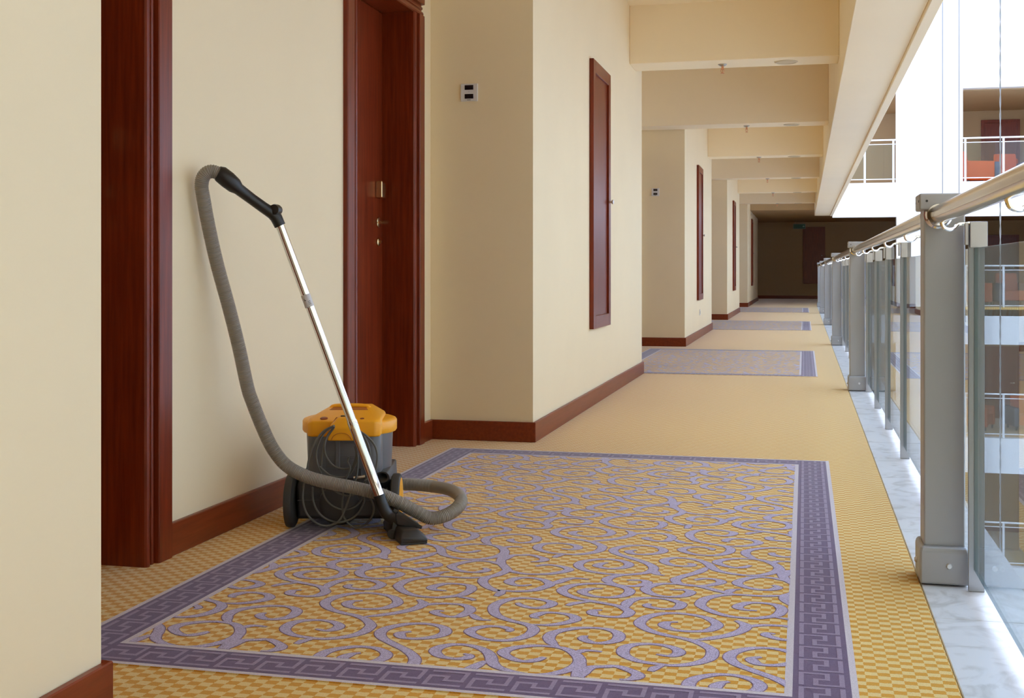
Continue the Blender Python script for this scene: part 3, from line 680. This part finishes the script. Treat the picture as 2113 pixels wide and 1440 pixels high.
MB().tube(spline([(-.070, .012, .396), (-.055, .013, .404), (0, .014, .406), (.055, .013, .404), (.070, .012, .396)], 5), .0085, 12).build('carry_handle', 'yellow', ld, smooth=True)
nrm = Vector((0, -.178, .984))
MB().lathe([(.0135, 0), (.0135, .004), (.010, .006)], (-.072, -.140, .3755), nrm, 24).build('power_button', 'red_b', ld, smooth=True)
MB().lathe([(.0075, 0), (.0075, .003)], (.062, -.140, .3755), nrm, 18).build('pilot_light', 'red_b', ld, smooth=True)
m = MB().box(-.13, .13, -.1735, -.165, .3715, .3727)
MB().hull([(-.026, -.160, .3845), (.028, -.160, .3845), (-.048, -.1745, .352), (.050, -.1745, .352), (-.0545, -.1745, .311), (.0545, -.1745, .311), (-.0545, -.165, .311), (.0545, -.165, .311)]).build('latch_shadow_line', 'orange_d', ld)  # darker plate standing in for the shadow around the latch
lt = MB().hull([(-.020, -.182, .385), (.022, -.182, .385), (-.015, -.150, .391), (.017, -.150, .391), (-.042, -.206, .352), (.044, -.206, .352), (-.050, -.214, .309), (.050, -.214, .309), (-.050, -.172, .309), (.050, -.172, .309), (-.045, -.168, .36), (.045, -.168, .36)]).build('latch', 'yellow', ld, bevel=.005, segs=3, smooth=True)
arc = [(.034 * math.cos(a), -.2005, .314 + .024 * math.sin(a)) for a in [math.pi * q / 12 for q in range(13)]]
MB().tube([(a, b - .0135, c - .002) for a, b, c in arc], .0011, 5).build('latch_groove', 'orange_d', lt)
MB().box(-.010, .008, -.168, -.156, .386, .391).build('latch_slot', 'black', ld, bevel=.001, segs=1)
# accessory cup and steel clip on the chassis
cu = MB(); c0 = V(788, 986, 4.215)
cu.lathe([(.018, -.05), (.0265, -.03), (.0275, .0), (.0255, .004), (.0195, .004), (.0185, -.012)], c0, (0.05, -.62, .78), 28)
cu.build('accessory_cup', 'black', vac, smooth=True)
c1 = V(742, 985, 4.19)
MB().tube([c1 + Vector((-.020, -.005, .0)), c1 + Vector((.020, -.005, .004))], .006, 12).build('clip_pin', 'chrome', vac, smooth=True)
MB().hull([c1 + Vector(p) for p in ((-.008, -.006, -.004), (.008, -.006, -.004), (-.005, -.004, .03), (.006, -.004, .03), (-.008, .012, -.004), (.008, .012, -.004), (-.005, .012, .03), (.006, .012, .03))]).build('hose_clip', 'rubber', vac, bevel=.002)
# hose: from behind the right wheel, round in front of the body, up the wall to the handle
hp = [(770, 996, 4.50), (800, 998, 4.52), (830, 999, 4.52), (860, 1000, 4.50), (897, 1004, 4.47), (932, 1012, 4.40), (951, 1028, 4.30), (945, 1046, 4.22), (922, 1062, 4.17), (890, 1069, 4.15), (860, 1056, 4.14), (822, 1036, 4.13),
      (785, 1020, 4.125), (735, 1007, 4.12), (685, 997, 4.12), (635, 984, 4.12), (592, 961, 4.13), (562, 924, 4.13), (540, 878, 4.12), (523, 835, 4.11), (511, 800, 4.10), (493, 717, 4.08), (472, 633, 4.06), (448, 545, 4.03),
      (430, 465, 4.00), (419, 405, 3.97), (416, 383, 3.965), (419, 366, 3.96), (428, 356, 3.96), (440, 354, 3.965), (456, 360, 3.97)]
path = resample(spline([V(*p) for p in hp], 12), 0.0012)
rad = []; run = 0
for i, p in enumerate(path):
    s_ = i * 0.0012
    rib = 0.5 + 0.5 * math.cos(2 * math.pi * s_ / 0.0052)
    rib_depth = 1.0 if not 0.24 < s_ < 0.47 else 0.12  # ribs shallower along the right-hand loop
    rad.append(0.0210 + 0.0022 * rib_depth * rib + 0.0013 * (1 - rib_depth))
MB().tube(path, rad, 18).build('hose', 'hose', vac, smooth=True)
# handle
A = [V(449, 356, 3.966), V(455, 359, 3.97), V(470, 371, 3.98), V(484, 383, 3.99), V(492, 390, 4.0), V(520, 411, 4.02), V(545, 429, 4.045), V(562, 440, 4.06), V(570, 449, 4.065), V(578, 466, 4.068)]
hr = [.023, .028, .029, .0265, .0200, .0185, .0190, .0205, .0205, .0190]
hd = MB().tube(A, hr, 24).build('wand_handle', 'black', vac, smooth=True)
MB().lathe([(.010, -.022), (.017, -.020), (.019, -.010), (.019, .010), (.017, .020), (.010, .022)], V(569, 433, 4.06), (0.15, 1, 0), 28).build('suction_slider', 'black', hd, smooth=True)
# chrome wand in two lengths
wt, wb = V(576, 461, 4.067), V(785, 1029, 4.085); wd_ = wb - wt
def wp(t): return wt + wd_ * t
wn = MB().tube([wp(0), wp(.50), wp(.735)], [.0152, .0152, .0155], 28).build('wand', 'chrome', vac, smooth=True)
MB().tube([wp(.715), wp(.722), wp(.745), wp(.75), wp(.985), wp(.987), wp(1)], [.0164, .0172, .0172, .0166, .0168, .0176, .0176], 28).build('lower_tube', 'chrome', wn, smooth=True)
MB().tube([wp(.258), wp(.302)], .0158, 28).build('sticker', 'sticker', wn, smooth=True)
def on_wand(t, dx, wdt, t2, nm):
    ax = wd_.normalized(); side = Vector((1, 0, 0)); side = (side - ax * side.dot(ax)).normalized(); fr = ax.cross(side); fr = fr if fr.y < 0 else -fr
    pts = []
    for tt in (t, t2):
        for s_ in (dx, dx + wdt):
            for dd in (.0153, .0163): 
                a = s_ / .0158; pts.append(wp(tt) + side * math.sin(a) * dd + fr * math.cos(a) * dd)
    MB().hull(pts).build(nm, 'dark', wn)
on_wand(.270, -.0075, .0015, .278, 'sticker_print'); on_wand(.276, -.0075, .0055, .2785, 'sticker_print')
for q in range(3): on_wand(.282 + q * .005, .003, .008, .2835 + q * .005, 'sticker_print')
# neck and floor head
nk = MB().tube(spline([wp(.985), V(788, 1040, 4.085), V(797, 1058, 4.085), V(810, 1070, 4.08), V(828, 1078, 4.075), V(842, 1086, 4.07)], 5),
               [.0195] * 6 + [.0205] * 6 + [.0195] * 7 + [.0185] * 7, 24).build('neck', 'black', vac, smooth=True)
h0 = V(855, 1130, 3.972); h0.z = 0.0
hd_e = empty('floor_head', h0, math.atan2(.26, -.085) - math.pi / 2); hd_e.parent = vac
# head local: y runs along its length (away from the camera), x across
body = MB().hull([(-.044, 0, .004), (.044, 0, .004), (-.044, .275, .004), (.044, .275, .004), (-.046, -.004, .024), (.046, -.004, .014), (-.046, .279, .024), (.046, .279, .014),
                  (-.034, .014, .044), (.012, .012, .046), (-.034, .26, .044), (.012, .262, .046), (.040, .02, .026), (.040, .255, .026)])
bo = body.build('head_body', 'headp', hd_e, bevel=.004, segs=2, smooth=True)
tag(bo, 'black plastic floor head')
MB().box(-.045, .045, .004, .271, -.002, .006).build('sole_plate', 'chassis', hd_e, bevel=.002, segs=1)
for yy in (.060, .115):
    MB().hull([(-.042, yy + .025, .084), (-.042, yy + .036, .084), (-.034, yy + .025, .093), (-.034, yy + .036, .093), (-.012, yy + .012, .080), (-.012, yy + .026, .080), (.036, yy - .01, .038), (.036, yy + .008, .038), (.040, yy - .01, .046), (.040, yy + .008, .046), (-.036, yy + .025, .05), (-.036, yy + .036, .05)]).build('pedal', 'pedal', hd_e, bevel=.002)
MB().lathe([(.016, -.007), (.016, .007)], (-.052, .10, .0165), (0, 1, 0), 20).build('head_wheel', 'rubber', hd_e, smooth=True)
MB().hull([(-.055, .10, .02), (-.055, .18, .02), (.0, .10, .02), (.0, .18, .02), (-.045, .11, .075), (-.045, .17, .075), (-.010, .11, .066), (-.010, .17, .066)]).build('neck_socket', 'headp', hd_e, bevel=.006, segs=2, smooth=True)
# power cord: hangs in loops from the latch, read off the photo
def C(pts, d=4.165):
    return [V(560 + a * .25, 800 + b * .25, d + (.0 if i % 2 else -.004)) for i, (a, b) in enumerate(pts)]
LOOPS = [
 [(515,315),(430,360),(360,450),(315,570),(290,700),(265,820),(262,940),(300,1050),(390,1125),(480,1135),(560,1095),(610,1000),(650,880),(700,740),(715,600),(700,470)],
 [(520,310),(440,370),(385,470),(370,560),(385,640),(425,740),(500,830),(580,880),(660,890),(740,830),(800,700),(815,560),(790,450),(735,360)],
 [(520,320),(460,400),(440,480),(450,560),(510,640),(590,670),(665,655),(700,560),(690,480)],
 [(515,330),(450,430),(420,560),(410,680),(415,800),(440,900),(500,970),(590,1005),(680,985),(745,920),(770,800)],
 [(725,355),(800,410),(855,480),(875,570),(860,670),(820,740),(770,770)],
 [(400,650),(480,720),(570,740),(640,720),(690,640),(715,560)],
 [(340,820),(345,930),(390,1030),(470,1090),(560,1110),(650,1085),(720,1030),(765,940),(760,880)],
 [(590,880),(585,980),(600,1070),(650,1130),(710,1155),(780,1125),(830,1060),(845,990),(815,910),(770,870)],
 [(640,570),(630,610),(650,660),(630,720),(600,800),(590,880)],
]
cm = empty('power_cord'); cm.parent = vac
tag(cm, 'grey power cord in hanging loops')
for i, lp in enumerate(LOOPS):
    MB().tube(spline(C(lp, 4.168 + .0065 * (i % 4)), 8), .0036, 8).build('cord_loop', 'cord', cm, smooth=True)
